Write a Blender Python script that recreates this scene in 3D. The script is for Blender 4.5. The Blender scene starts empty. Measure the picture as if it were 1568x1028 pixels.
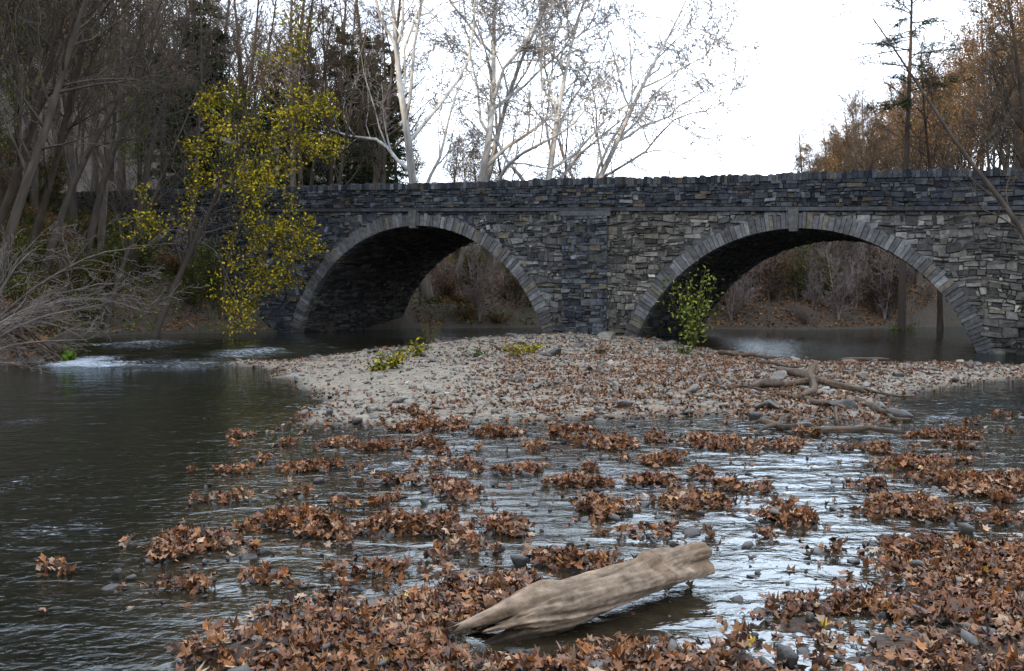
import bpy, math, numpy as np, random
from mathutils import Vector
R0=np.random.default_rng(11)
F=1600.0; HZ=460.0; CX=784.0; CZ=2.1
scene=bpy.context.scene
# ------------------------------------------------------------ helpers
def sm(a,b,x):
    t=np.clip((np.asarray(x,float)-a)/(b-a),0,1); return t*t*(3-2*t)
_tab=np.random.default_rng(3).random((256,256))
def vn(x,y):
    x=np.asarray(x,float);y=np.asarray(y,float)
    xi=np.floor(x).astype(int);yi=np.floor(y).astype(int);fx=x-xi;fy=y-yi
    fx=fx*fx*(3-2*fx);fy=fy*fy*(3-2*fy)
    a=_tab[xi&255,yi&255];b=_tab[(xi+1)&255,yi&255];c=_tab[xi&255,(yi+1)&255];d=_tab[(xi+1)&255,(yi+1)&255]
    return (a*(1-fx)+b*fx)*(1-fy)+(c*(1-fx)+d*fx)*fy
def fbm(x,y,o=4):
    s=0;a=.5;t=0
    for i in range(o):
        s=s+a*vn(x*2**i+17.3*i,y*2**i+9.1*i);t+=a;a*=.5
    return s/t*2-1
def zw(y): return 0.5*sm(33,45,y)
def G(px,py,dz=0.0):
    z=dz
    for i in range(6):
        D=(CZ-z)*F/(py-HZ); z=float(zw(D))+dz
    return ((px-CX)/F*D,D)
def sdf(poly,x,y):
    P=np.array(poly,float);n=len(P);d=np.full(x.shape,1e9);ins=np.zeros(x.shape,bool)
    for i in range(n):
        a=P[i];b=P[(i+1)%n];e=b-a
        t=np.clip(((x-a[0])*e[0]+(y-a[1])*e[1])/(e@e),0,1)
        d=np.minimum(d,np.hypot(x-a[0]-t*e[0],y-a[1]-t*e[1]))
        c=((a[1]>y)!=(b[1]>y))&(x<(b[0]-a[0])*(y-a[1])/((b[1]-a[1]) if b[1]!=a[1] else 1e-9)+a[0])
        ins^=c
    return np.where(ins,-d,d)
def mesh(name,verts,faces,mat=None,col=None,smooth=True,link=True,attrs=None):
    me=bpy.data.meshes.new(name)
    verts=np.asarray(verts,np.float32)
    me.vertices.add(len(verts));me.vertices.foreach_set('co',verts.ravel())
    fl=[np.asarray(f,np.int32) for f in faces if len(f)]
    loops=np.concatenate([f.ravel() for f in fl]);tot=np.concatenate([np.full(len(f),f.shape[1],np.int32) for f in fl])
    st=np.concatenate([[0],np.cumsum(tot)[:-1]]).astype(np.int32)
    me.loops.add(len(loops));me.loops.foreach_set('vertex_index',loops)
    me.polygons.add(len(tot));me.polygons.foreach_set('loop_start',st);me.polygons.foreach_set('loop_total',tot)
    me.update(calc_edges=True)
    me.polygons.foreach_set('use_smooth',np.full(len(tot),smooth))
    if col is not None:
        a=me.color_attributes.new('Col','FLOAT_COLOR','POINT')
        c=np.ones((len(verts),4),np.float32);c[:,:3]=col;a.data.foreach_set('color',c.ravel())
    if attrs:
        for k,v in attrs.items():
            a=me.attributes.new(k,'FLOAT','POINT');a.data.foreach_set('value',np.asarray(v,np.float32))
    if mat: me.materials.append(mat)
    me.validate()
    if not link: return me
    ob=bpy.data.objects.new(name,me);scene.collection.objects.link(ob);return ob
def inst(name,me,loc,rz=0,s=1,tilt=(0,0)):
    ob=bpy.data.objects.new(name,me);ob.location=loc;ob.rotation_euler=(tilt[0],tilt[1],rz);ob.scale=(s,s,s)
    scene.collection.objects.link(ob);return ob
def nrm(v): return v/np.maximum(np.linalg.norm(v,axis=-1,keepdims=True),1e-9)
def basis(N,spin):
    ref=np.where(np.abs(N[:,2:3])>.9,np.array([[1.,0,0]]),np.array([[0,0,1.]]))
    A=nrm(np.cross(ref,N));B=np.cross(N,A)
    c=np.cos(spin)[:,None];s=np.sin(spin)[:,None]
    X=A*c+B*s;Y=-A*s+B*c
    return np.stack([X,Y,N],axis=2)
def scatter(tv,tf,pos,rot,scl):
    k=len(tv);N=len(pos)
    v=tv[None]*scl[:,None,:] if scl.ndim==2 else tv[None]*scl[:,None,None]
    v=np.einsum('nij,nkj->nki',rot,v)+pos[:,None,:]
    f=(tf[None]+(np.arange(N)*k)[:,None,None]).reshape(-1,tf.shape[1])
    return v.reshape(-1,3),f
class Acc:
    def __init__(s): s.v=[];s.f={};s.c=[];s.n=0
    def add(s,v,f,c):
        s.v.append(v);c=np.broadcast_to(c,(len(v),3));s.c.append(c)
        s.f.setdefault(f.shape[1],[]).append(f+s.n);s.n+=len(v)
    def build(s,name,mat,smooth=True,link=True):
        return mesh(name,np.concatenate(s.v),[np.concatenate(x) for x in s.f.values()],mat,np.concatenate(s.c),smooth,link)
def tubes(P,R,sides):
    M,n,_=P.shape
    T=np.gradient(P,axis=1);T=nrm(T)
    ref=np.array([.31,.9,.23]);A=nrm(np.cross(T,ref));B=np.cross(T,A)
    an=np.arange(sides)*2*np.pi/sides
    V=P[:,:,None]+R[:,:,None,None]*(A[:,:,None]*np.cos(an)[None,None,:,None]+B[:,:,None]*np.sin(an)[None,None,:,None])
    i=np.arange(n-1)[:,None]*sides;j=np.arange(sides)[None];j2=(j+1)%sides
    q=np.stack([i+j,i+j2,i+sides+j2,i+sides+j],-1).reshape(-1,4)
    f=(q[None]+(np.arange(M)*n*sides)[:,None,None]).reshape(-1,4)
    return V.reshape(-1,3),f
# ------------------------------------------------------------ materials
def newmat(name):
    m=bpy.data.materials.new(name);m.use_nodes=True;nt=m.node_tree;nt.nodes.clear()
    o=nt.nodes.new('ShaderNodeOutputMaterial');return m,nt,o
def N(nt,t,**k):
    n=nt.nodes.new(t)
    for a,b in k.items():
        if a in n.inputs: n.inputs[a].default_value=b
        else: setattr(n,a,b)
    return n
def attrmat(name,nscale=6,namt=.5,bump=.3,bscale=20,rough=.85,spec=.3,stretch=(1,1,1),det=4.0):
    m,nt,o=newmat(name);L=nt.links.new
    at=N(nt,'ShaderNodeAttribute',attribute_name='Col')
    if spec>0:
        b=N(nt,'ShaderNodeBsdfPrincipled',Roughness=rough);b.inputs['Specular IOR Level'].default_value=spec;ci=b.inputs['Base Color']
    else:
        b=N(nt,'ShaderNodeBsdfDiffuse');ci=b.inputs['Color']
    if namt>0 or bump>0:
        tc=N(nt,'ShaderNodeTexCoord');mp=N(nt,'ShaderNodeMapping');mp.inputs['Scale'].default_value=stretch
        L(tc.outputs['Object'],mp.inputs['Vector'])
    if namt>0:
        n1=N(nt,'ShaderNodeTexNoise',Scale=nscale,Detail=det,Roughness=.65);L(mp.outputs[0],n1.inputs['Vector'])
        mr=N(nt,'ShaderNodeMapRange');mr.inputs['From Min'].default_value=.25;mr.inputs['From Max'].default_value=.75
        mr.inputs['To Min'].default_value=1-namt;mr.inputs['To Max'].default_value=1+namt;L(n1.outputs['Fac'],mr.inputs['Value'])
        vm=N(nt,'ShaderNodeVectorMath',operation='SCALE');L(at.outputs['Color'],vm.inputs[0]);L(mr.outputs[0],vm.inputs['Scale']);colo=vm.outputs[0]
    else: colo=at.outputs['Color']
    L(colo,ci)
    if bump>0:
        n2=N(nt,'ShaderNodeTexNoise',Scale=bscale,Detail=4.0);L(mp.outputs[0],n2.inputs['Vector'])
        bp=N(nt,'ShaderNodeBump',Strength=bump,Distance=.02);L(n2.outputs['Fac'],bp.inputs['Height']);L(bp.outputs[0],b.inputs['Normal'])
    L(b.outputs[0],o.inputs['Surface'])
    return m
M_stone=attrmat('masonry_stone',5,.55,.9,14,.9,.15)
M_rock=attrmat('river_stone',9,.6,.7,22,.45,.5)
M_leaf=attrmat('dry_leaf',9,.45,0,30,.5,.35)
M_fol=attrmat('foliage',3,0,0,1,.6,0)
M_bark=attrmat('bark',3,.4,0,14,.9,0,(1,1,.25),1.0)
M_log=attrmat('weathered_wood',9,.5,1.0,14,.9,.1)
# ------------------------------------------------------------ terrain
RIVER=[(-16,-14),(-16.5,20),(-17.2,33),(-16.2,35.5),(-18.2,41),(-19.5,46),(-17.5,50),(-12.5,52.5),(-9.5,56),(-5,60),(2,62),(10,60),(16,57),(24,62),(34,70),(40,66),(30,56),(22,47),(19.4,40),(19.6,34),(20.5,20),(18,-14)]
BAR=[G(*p) for p in [(320,547),(400,565),(468,592),(482,615),(445,652),(600,656),(850,645),(1100,640),(1250,650),(1380,645),(1350,612),(1460,592),(1600,580),(1620,566),(1470,556),(1300,540),(1060,524),(930,514),(830,514),(640,523),(430,533)]]
SHAL=[G(*p) for p in [(430,655),(380,705),(300,750),(180,835),(140,915),(240,990),(150,1200),(2100,1200),(2000,800),(1720,640),(1420,635),(1000,630),(600,640)]]
LIT=[G(*p) for p in [(200,1200),(300,985),(420,910),(560,885),(760,890),(900,905),(1000,985),(1110,985),(1200,930),(1300,915),(1330,860),(1568,830),(1900,820),(2200,1200)]]
CL=[(880,672,26,14,.22),(937,684,32,12,.16),(1015,676,25,7,.1),(675,680,28,9,.14),(1105,682,50,16,.14),(1190,684,58,8,.06),(600,690,60,6,.06),(520,683,50,6,.06),
(690,716,45,7,.08),(775,722,55,6,.06),(500,720,50,6,.06),(990,706,40,8,.08),(925,722,30,6,.06),(1090,728,34,11,.1),(600,742,50,7,.08),(700,757,50,9,.1),(870,747,55,9,.1),
(990,742,70,10,.1),(905,782,60,12,.12),(1050,777,60,13,.14),(1130,752,34,8,.1),(350,768,42,8,.1),(440,760,30,6,.06),(300,838,110,16,.12),(250,850,60,10,.1),(450,812,80,18,.16),(600,815,100,19,.15),(740,812,80,12,.1),
(240,905,90,12,.12),(430,905,60,12,.1),(700,848,70,9,.1),(860,868,95,16,.14),(1000,828,34,7,.08),(1212,806,42,15,.14),(1390,715,55,9,.12),(1500,745,120,24,.14),(1390,785,70,14,.12),(1540,800,90,18,.14),
(1390,850,70,10,.1),(1200,690,40,6,.05),(120,752,18,8,.1),(560,775,30,5,.05),(640,660,60,6,.05),(760,665,50,6,.05),(1300,745,20,10,.06),(1330,690,30,6,.05),(820,690,25,7,.07),(1480,600,90,5,.1),(1530,632,60,6,.1),(1440,668,60,5,.05),(560,880,80,9,.1),(360,1000,80,20,.1)]
CLW=[]
for (px,py,rx,ry,h) in CL:
    x,y=G(px,py,.0); CLW.append((x,y,rx*y/F,max(ry*y*y/(F*CZ)*.75,.12),h))
def logd(x,y):
    a=np.array([-.2,6.25]);e=np.array([1.6,1.2]);t=np.clip(((x-a[0])*e[0]+(y-a[1])*e[1])/(e@e),0,1)
    return np.hypot(x-a[0]-t*e[0],y-a[1]-t*e[1])
def clump(x,y):
    m=np.zeros(x.shape);hh=np.zeros(x.shape)
    wx=x+.42*fbm(x*1.8,y*1.8+5,4);wy=y+.5*fbm(x*1.8+40,y*1.8,4)
    for (cx,cy,rx,ry,h) in CLW:
        r2=((wx-cx)/rx)**2+((wy-cy)/ry)**2
        g=np.exp(-r2*1.1);m=np.maximum(m,g);hh=np.maximum(hh,g*h)
    mini=sm(.42,.64,fbm(x*2.2+50,y*2.6+8,3))*(y<18.5)
    m=np.maximum(m,mini*.75);hh=np.maximum(hh,mini*.08)
    return m,hh
def H(x,y,full=False):
    x=np.asarray(x,float);y=np.asarray(y,float)
    W=zw(y);sd=sdf(RIVER,x,y)
    n1=fbm(x*.35,y*.35,4);n2=fbm(x*1.6,y*2.4+3,4)
    t=x*.6+y*.8
    d=np.maximum(sd,0)
    land=W+.1+1.3*sm(0,2.0,d)+2.2*sm(1.5,9,d)+.35*n1*sm(0,3,d)
    land+=1.5*sm(8,16,d)*sm(5,-10,x)+1.6*sm(-13,-20,x)*sm(44,52,y)*sm(0,4,d)
    land+=26*sm(18,80,-x)*sm(-50,20,y+.0*x)+16*sm(72,160,y)*sm(8,-30,x)
    q=x/np.maximum(y,10)
    land+=22*sm(.30,.75,q)*sm(58,150,y)+4*sm(21,32,x)
    land+=14*sm(180,420,y)+30*sm(150,500,np.abs(x))
    land+=41*sm(-45,-95,t)*(1+.12*fbm(x*.03,y*.03,2))  # unseen ridge behind the camera, added to keep low sun off the creek
    bed=W-.42*sm(0,2.5,-sd)+.05*n2
    z=np.where(sd>0,land,bed)
    sb=-sdf(BAR,x,y)+.5*fbm(x*.6,y*.6,3)*(y>12)
    bar=W-.3+.36*sm(-1.2,.5,sb)+.22*sm(0,5,sb)+.07*n2*sm(0,1,sb)
    z=np.where(sd<0,np.maximum(z,bar),z)
    ss=-sdf(SHAL,x,y)+.35*fbm(x*.9+7,y*.9,3)
    cm,ch=clump(x,y)
    sl=-sdf(LIT,x,y)+.35*fbm(x*1.3,y*1.3+11,3)
    lg=sm(.45,.2,logd(x,y));sl=sl-1.2*lg;cm=cm*(1-lg);ch=ch*(1-lg)
    sha=-.40+.28*sm(-.8,.5,ss)+.05*n2*sm(-.2,.5,ss)+ch*1.0*sm(-1.5,.0,ss+1)+.125*sm(-.4,.5,sl)
    near=(y<19)&(sd<0)
    z=np.where(near,np.maximum(z,sha),z)
    if full: return z,sd,sb,ss,cm*(ss>-.6),sl
    return z
def axis(segs):
    out=[]
    for a,b,st in segs: out.append(np.arange(a,b,st))
    return np.concatenate(out+[[segs[-1][1]]])
gx=axis([(-700,-200,50),(-200,-60,8),(-60,-24,1.2),(-24,-7,.25),(-7,8,.075),(8,24,.25),(24,60,1.2),(60,200,8),(200,700,50)])
gy=axis([(-400,-100,20),(-100,-10,5),(-10,4.5,.6),(4.5,15,.07),(15,28,.14),(28,62,.3),(62,120,1.5),(120,300,8),(300,900,50)])
X,Y=np.meshgrid(gx,gy);Z,sd,sb,ss,cm,sl=H(X,Y,True)
nx=len(gx);ny=len(gy)
idx=np.arange(nx*ny).reshape(ny,nx)
gf=np.stack([idx[:-1,:-1],idx[:-1,1:],idx[1:,1:],idx[1:,:-1]],-1).reshape(-1,4)
c_bank=np.array([.040,.027,.016]);c_green=np.array([.032,.042,.014]);c_bar=np.array([.15,.125,.092]);c_bed=np.array([.03,.022,.012]);c_lit=np.array([.04,.022,.012])
n3=((fbm(X*.25,Y*.25,3)>.12)&(Y<56)&(X<0))[...,None]*1.0
C=c_bank*(1-.6*n3)+c_green*.6*n3
inr=(sd<.1)[...,None]
C=np.where(inr,c_bed,C)
wb=(sm(-.1,.5,sb)*(sd<.3))[...,None];C=C*(1-wb)+c_bar*wb
above=sm(-.04,.06,Z-zw(Y))[...,None];C=np.where(inr,c_bed*(1-above)+C*above,C)
wl=((np.clip(np.maximum(cm*1.4-.3,sm(-.2,.4,sl)),0,1))*(Y<19)*(sd<0))[...,None];C=C*(1-wl)+c_lit*wl
m,nt,o=newmat('ground_gravel');L=nt.links.new
at=N(nt,'ShaderNodeAttribute',attribute_name='Col');tc=N(nt,'ShaderNodeTexCoord')
vo=N(nt,'ShaderNodeTexVoronoi',Scale=16.0);L(tc.outputs['Object'],vo.inputs['Vector'])
no=N(nt,'ShaderNodeTexNoise',Scale=3.0,Detail=8.0,Roughness=.7);L(tc.outputs['Object'],no.inputs['Vector'])
hs=N(nt,'ShaderNodeSeparateColor');L(vo.outputs['Color'],hs.inputs[0])
ma=N(nt,'ShaderNodeMath',operation='MULTIPLY_ADD');ma.inputs[1].default_value=.8;ma.inputs[2].default_value=.1;L(hs.outputs[0],ma.inputs[0])
mb=N(nt,'ShaderNodeMath',operation='ADD');L(ma.outputs[0],mb.inputs[0]);L(no.outputs['Fac'],mb.inputs[1])
vm=N(nt,'ShaderNodeVectorMath',operation='SCALE');L(at.outputs['Color'],vm.inputs[0]);L(mb.outputs[0],vm.inputs['Scale'])
b=N(nt,'ShaderNodeBsdfPrincipled',Roughness=.85);L(vm.outputs[0],b.inputs['Base Color'])
bp=N(nt,'ShaderNodeBump',Strength=.8,Distance=.03);L(vo.outputs['Distance'],bp.inputs['Height']);bp.invert=True
L(bp.outputs[0],b.inputs['Normal']);L(b.outputs[0],o.inputs['Surface'])
mesh('ground',np.stack([X,Y,Z],-1).reshape(-1,3),[gf],m,C.reshape(-1,3))
# ------------------------------------------------------------ water
wx=axis([(-46,-8,.4),(-8,12,.08),(12,46,.4)]);wy=axis([(-16,4,.6),(4,22,.06),(22,48,.2),(48,110,1)])
X,Y=np.meshgrid(wx,wy)
spd=sm(32,35,Y)*sm(46,40,Y)*sm(-5,-8,X)
nearw=(1-sm(20,30,Y))
rif=sm(-3.5,-.5,X+.32*(Y-10))
rip=(.010*fbm(X*1.5,Y*3,3)+.014*fbm(X*4+3,Y*6,4)*rif)*nearw+.10*fbm(X*1.3,Y*2,4)*spd
foam_sheen=np.zeros(X.shape)  # white-water foam, raised midstream to stand in for bright sky reflection
for (px,py,rx,ry,a) in [(120,546,60,9,.36),(160,536,80,7,.31),(260,540,170,12,.25),(380,527,90,6,.27),(220,522,160,5,.25),(60,640,130,60,.175),(30,740,120,60,.205),(60,820,150,40,.19),(1290,703,60,8,.34),(1170,690,70,12,.25),(1230,705,90,11,.3),(1150,775,60,14,.26),(1080,690,130,25,.2),(1230,760,110,45,.24),(1090,515,50,5,.25),(650,720,240,60,.19),(1440,640,70,9,.28),(1180,860,120,40,.22),(950,740,260,70,.20),(150,600,300,40,.13)]:
    cx,cy=G(px,py);ax=rx*cy/F;ay=ry*cy*cy/(F*CZ)
    foam_sheen=np.maximum(foam_sheen,a*np.exp(-((X-cx)/ax)**2-((Y-cy)/ay)**2))
foam_sheen+=.09*fbm(X*.8,Y*.9+4,3)*(foam_sheen>.08)
dep=np.clip(zw(Y)-H(X,Y),0,.6)
nx=len(wx);ny=len(wy);idx=np.arange(nx*ny).reshape(ny,nx)
wf=np.stack([idx[:-1,:-1],idx[:-1,1:],idx[1:,1:],idx[1:,:-1]],-1).reshape(-1,4)
m,nt,o=newmat('creek_water');L=nt.links.new
tc=N(nt,'ShaderNodeTexCoord')
def nz(scale,st,det=3.0):
    mp=N(nt,'ShaderNodeMapping');mp.inputs['Scale'].default_value=st;L(tc.outputs['Object'],mp.inputs['Vector'])
    n=N(nt,'ShaderNodeTexNoise',Scale=scale,Detail=det,Distortion=.6);L(mp.outputs[0],n.inputs['Vector']);return n
a1=nz(1.8,(1,1.6,1));a2=nz(8,(1,1.3,1),4.0)
b1=N(nt,'ShaderNodeBump',Strength=.22,Distance=.12);L(a1.outputs['Fac'],b1.inputs['Height'])
b2=N(nt,'ShaderNodeBump',Strength=.32,Distance=.03);L(a2.outputs['Fac'],b2.inputs['Height']);L(b1.outputs[0],b2.inputs['Normal'])
rf=N(nt,'ShaderNodeAttribute',attribute_name='riffle')
io=N(nt,'ShaderNodeMapRange');io.inputs['To Min'].default_value=1.42;io.inputs['To Max'].default_value=2.7;L(rf.outputs['Fac'],io.inputs['Value'])
fr=N(nt,'ShaderNodeFresnel');L(io.outputs[0],fr.inputs['IOR']);L(b2.outputs[0],fr.inputs['Normal'])
gl=N(nt,'ShaderNodeBsdfGlossy',Roughness=.04,Color=(.88,.96,1,1));L(b2.outputs[0],gl.inputs['Normal'])
da=N(nt,'ShaderNodeAttribute',attribute_name='depth');dm=N(nt,'ShaderNodeMapRange');dm.inputs['From Max'].default_value=.3;L(da.outputs['Fac'],dm.inputs['Value'])
bedn=nz(5,(1,1,1),6.0);dmx=N(nt,'ShaderNodeMixRGB');dmx.inputs[1].default_value=(.03,.022,.012,1);dmx.inputs[2].default_value=(.007,.0065,.0035,1);L(dm.outputs[0],dmx.inputs[0])
bs=N(nt,'ShaderNodeVectorMath',operation='SCALE');L(dmx.outputs[0],bs.inputs[0])
bm2=N(nt,'ShaderNodeMath',operation='MULTIPLY');bm2.inputs[1].default_value=2.;L(bedn.outputs['Fac'],bm2.inputs[0]);L(bm2.outputs[0],bs.inputs['Scale'])
tr=N(nt,'ShaderNodeBsdfDiffuse');L(bs.outputs[0],tr.inputs['Color'])
mx=N(nt,'ShaderNodeMixShader');L(fr.outputs[0],mx.inputs[0]);L(tr.outputs[0],mx.inputs[1]);L(gl.outputs[0],mx.inputs[2])
fa=N(nt,'ShaderNodeAttribute',attribute_name='foam_sheen');a3=nz(6,(1,2.4,1),8.0);a3.inputs['Roughness'].default_value=.85
ad=N(nt,'ShaderNodeMath',operation='ADD');L(fa.outputs['Fac'],ad.inputs[0]);L(a3.outputs['Fac'],ad.inputs[1])
fm=N(nt,'ShaderNodeMapRange');fm.inputs['From Min'].default_value=.755;fm.inputs['From Max'].default_value=.86;fm.inputs['To Max'].default_value=.8;L(ad.outputs[0],fm.inputs['Value'])
df=N(nt,'ShaderNodeBsdfDiffuse',Color=(.38,.42,.47,1))
m2=N(nt,'ShaderNodeMixShader');L(fm.outputs[0],m2.inputs[0]);L(mx.outputs[0],m2.inputs[1]);L(df.outputs[0],m2.inputs[2]);L(m2.outputs[0],o.inputs['Surface'])
mesh('creek_water',np.stack([X,Y,zw(Y)+rip],-1).reshape(-1,3),[wf],m,attrs={'foam_sheen':foam_sheen.ravel(),'depth':dep.ravel(),'riffle':(rif*nearw).ravel()})
# ------------------------------------------------------------ bridge
B0=np.array([-11.73,53.0]);U=np.array([.888,-.460]);NN=np.array([.460,.888])
def BW(s,w,z):
    s=np.asarray(s,float);w=np.asarray(w,float)
    return np.stack([B0[0]+U[0]*s+NN[0]*w,B0[1]+U[1]*s+NN[1]*w,np.broadcast_to(z,s.shape)+0*s],-1)
SL=-.0373
def zs(s): return 6.64+SL*s
def zt(s): return 7.82-.0294*s+.025*np.sin(s*.5)
ARC=[(8.04,-1.5,7.1,7.7),(25.7,-2.08,7.0,7.62)]
S0,S1,BWID=-22.,46.,9.0
bridge=bpy.data.objects.new('stone_arch_bridge',None);scene.collection.objects.link(bridge)
def part(ob,n): ob.name=n;ob.parent=bridge;return ob
def stone_col(n,rg,dark=1.0):
    base=np.array([[.078,.083,.094],[.047,.052,.063],[.110,.117,.126],[.10,.084,.063],[.030,.033,.041],[.175,.18,.182]])
    i=rg.choice(6,n,p=[.28,.28,.15,.11,.15,.03]);return base[i]*rg.uniform(.7,1.3,(n,1))*dark
def blocks(a0,a1,b0,b1,fn,col,inset=.02,jt=.02):
    n=len(a0);rg=R0
    pr=rg.uniform(.01,.11,n);g=.008
    A=np.stack([a0+g,a1-g,a1-g,a0+g],1);Bq=np.stack([b0+g,b0+g,b1-g,b1-g],1)
    j=lambda:rg.normal(0,jt,(n,4))
    i=inset;Ai=np.stack([a0+i,a1-i,a1-i,a0+i],1)+j();Bi=np.stack([b0+i,b0+i,b1-i,b1-i],1)+j()*.9
    Vb=fn(A,Bq,np.full(A.shape,-.02));Vf=fn(Ai,Bi,pr[:,None]+j())
    V=np.concatenate([Vb,Vf],1).reshape(-1,3)
    q=np.array([[4,5,6,7],[0,1,5,4],[1,2,6,5],[2,3,7,6],[3,0,4,7]])
    f=(q[None]+(np.arange(n)*8)[:,None,None]).reshape(-1,4)
    return V,f,np.repeat(col,8,axis=0)
def rows(b_lo,b_hi,intervals,hmin,hmax,lmin,lmax,split=.14):
    a0=[];a1=[];c0=[];c1=[];b=b_hi
    while b>b_lo+.03:
        h=hmin+(hmax-hmin)*R0.random()**1.1;lo=max(b-h,b_lo)
        for (u,v) in intervals((b+lo)/2):
            a=u
            while a<v-.01:
                l=lmin+(lmax-lmin)*R0.random()**1.8;e=a+l
                if v-e<lmin*.7:e=v
                if R0.random()<.6 and h>split:
                    mm=lo+(b-lo)*R0.uniform(.25,.75)
                    sp=a+(e-a)*R0.uniform(.3,.7);q=R0.random()
                    if q<.35: a0+=[a,a,sp];a1+=[e,sp,e];c0+=[lo,mm,mm];c1+=[mm,b,b]
                    elif q<.65: a0+=[a,sp,a];a1+=[sp,e,e];c0+=[lo,lo,mm];c1+=[mm,mm,b]
                    else: a0+=[a,a];a1+=[e,e];c0+=[lo,mm];c1+=[mm,b]
                else: a0.append(a);a1.append(e);c0.append(lo);c1.append(b)
                a=e
        b=lo
    return map(np.array,(a0,a1,c0,c1))
def wall_iv(b):
    cuts=[]
    for (sc,zc,ri,re) in ARC:
        z=b+SL*sc+6.64
        if zc+re>z: 
            hw=math.sqrt(max(re*re-(z-zc)**2,0))
            if z>zc: cuts.append((sc-hw+.1,sc+hw-.1))
    out=[];cur=S0
    for c in cuts: out.append((cur,c[0]));cur=c[1]
    out.append((cur,S1));return out
ac=Acc()
def wav(a,b): return .15*fbm(a*.55+3,b*1.3,3)+.08*fbm(a*2.2,b*2.5,2)
def fw(a,b,p):
    k=np.clip(-b/.5,0,1);return BW(a+k*.10*fbm(a*2+9,b*3,2),-p,b+k*wav(a,b)+6.64+SL*a)
a0,a1,b0,b1=rows(-7.0,-.08,wall_iv,.13,.36,.14,.72,.18)
col=stone_col(len(a0),R0)
mid=(a0+a1)/2;zz=(b0+b1)/2+zs(mid)
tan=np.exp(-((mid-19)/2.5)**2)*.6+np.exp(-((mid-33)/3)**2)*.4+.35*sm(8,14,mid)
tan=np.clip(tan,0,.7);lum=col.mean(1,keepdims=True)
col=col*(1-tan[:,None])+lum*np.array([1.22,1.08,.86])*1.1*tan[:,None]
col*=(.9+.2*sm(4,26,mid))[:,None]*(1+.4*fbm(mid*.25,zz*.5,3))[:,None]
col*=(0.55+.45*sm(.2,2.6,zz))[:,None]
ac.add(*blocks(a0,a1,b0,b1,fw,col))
def fp(a,b,p):
    z0=zs(a)+.1;z1=zt(a)-.26;return BW(a,-p,z0+(b+.08*fbm(a*.8,b*2,2)*np.clip(b*5,0,1)*np.clip((1-b)*5,0,1))*(z1-z0))
a0,a1,b0,b1=rows(0,1,lambda b:[(S0,S1)],.11,.26,.14,.6,.17)
col=stone_col(len(a0),R0,.6)
V,f,c=blocks(a0,a1,b0,b1,fp,col,.012,.012);ac.add(V,f,c)
for w0 in (0,BWID-.5):
    e=[S0]
    while e[-1]<S1:e.append(e[-1]+R0.uniform(.09,.22))
    e=np.array(e);n=len(e)-1;a=e[:-1]+.008;bb=e[1:]-.008
    lo=zt(a)-.27;hi=zt(a)+R0.uniform(-.06,.06,n)
    P=[]
    for (w,zv) in ((w0-.09,lo),(w0+.55,lo),(w0+.55,hi),(w0-.09,hi)):
        P.append(BW(a,np.full(n,w)+0,zv));P.append(BW(bb,np.full(n,w),zv+(0 if zv is lo else R0.uniform(-.02,.02,n))))
    V=np.stack(P,1).reshape(-1,3)
    q=np.array([[0,1,7,6],[0,6,4,2],[1,3,5,7],[6,7,5,4],[2,4,5,3]]);f=(q[None]+(np.arange(n)*8)[:,None,None]).reshape(-1,4)
    ac.add(V,f,np.repeat(stone_col(n,R0,.6),8,axis=0))
part(ac.build('x',M_stone,False),'wall_stones')
ac=Acc()
for (sc,zc,ri,re) in ARC:
    ph=[.12]
    while ph[-1]<math.pi-.12:ph.append(ph[-1]+R0.uniform(.018,.036))
    ph=np.array(ph);p0=ph[:-1]+.0014;p1=ph[1:]-.0014;n=len(p0)
    re_=re+R0.uniform(-.12,.04,n);pr=R0.uniform(.09,.16,n)
    V=[]
    for w in (.3,-1):
        for (r,p) in ((np.full(n,ri-.0),p0),(np.full(n,ri),p1),(re_,p1),(re_,p0)):
            V.append(BW(sc+r*np.cos(p),(w if w>0 else -pr),zc+r*np.sin(p)))
    V=np.stack(V,1).reshape(-1,3)
    q=np.array([[4,5,6,7],[0,1,5,4],[1,2,6,5],[2,3,7,6],[3,0,4,7]]);f=(q[None]+(np.arange(n)*8)[:,None,None]).reshape(-1,4)
    c=stone_col(n,R0,1.)*.75+np.array([.12,.108,.09])*.42
    zz=zc+re*np.sin(p0);c=c*(.6+.4*sm(.3,3,zz))[:,None]
    ac.add(V,f,np.repeat(c,8,axis=0))
    s=np.array([-.16,.16,.2,-.2]);z=np.array([ri-.12,ri-.12,re+.12,re+.12])
    V=np.concatenate([BW(sc+s,.2,zc+z),BW(sc+s,-.22,zc+z)]);ac.add(V,q,np.array([.09,.085,.08]))
part(ac.build('x',M_stone,False),'arch_ring_stones')
body=Acc();mort=np.array([.08,.077,.073]);dk=np.array([.05,.048,.045])
sv=set(np.round(np.arange(S0,S1+.01,.5),3))
for (sc,zc,ri,re) in ARC:
    p0=math.asin((-.9-zc)/ri)
    for p in np.linspace(p0,math.pi-p0,90): sv.add(round(sc+ri*math.cos(p),4))
sv=np.array(sorted(sv));zb=np.full(len(sv),-.9)
for (sc,zc,ri,re) in ARC:
    q_=ri*ri-(sv-sc)**2;ok=q_>0;z=zc+np.sqrt(np.maximum(q_,0));zb=np.where(ok,np.maximum(zb,z),zb)
def strip(A,Bv,c):
    V=np.concatenate([A,Bv]);i=np.arange(len(A)-1);f=np.stack([i,i+1,i+1+len(A),i+len(A)],-1);body.add(V,f,c)
top=zs(sv)
strip(BW(sv,0,zb),BW(sv,0,top),mort);strip(BW(sv,BWID,zb),BW(sv,BWID,top),mort)
strip(BW(sv,0.0,top),BW(sv,BWID,top),np.array([.05,.05,.05]))
strip(BW(sv,0,zb),BW(sv,BWID,zb),dk)
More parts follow.
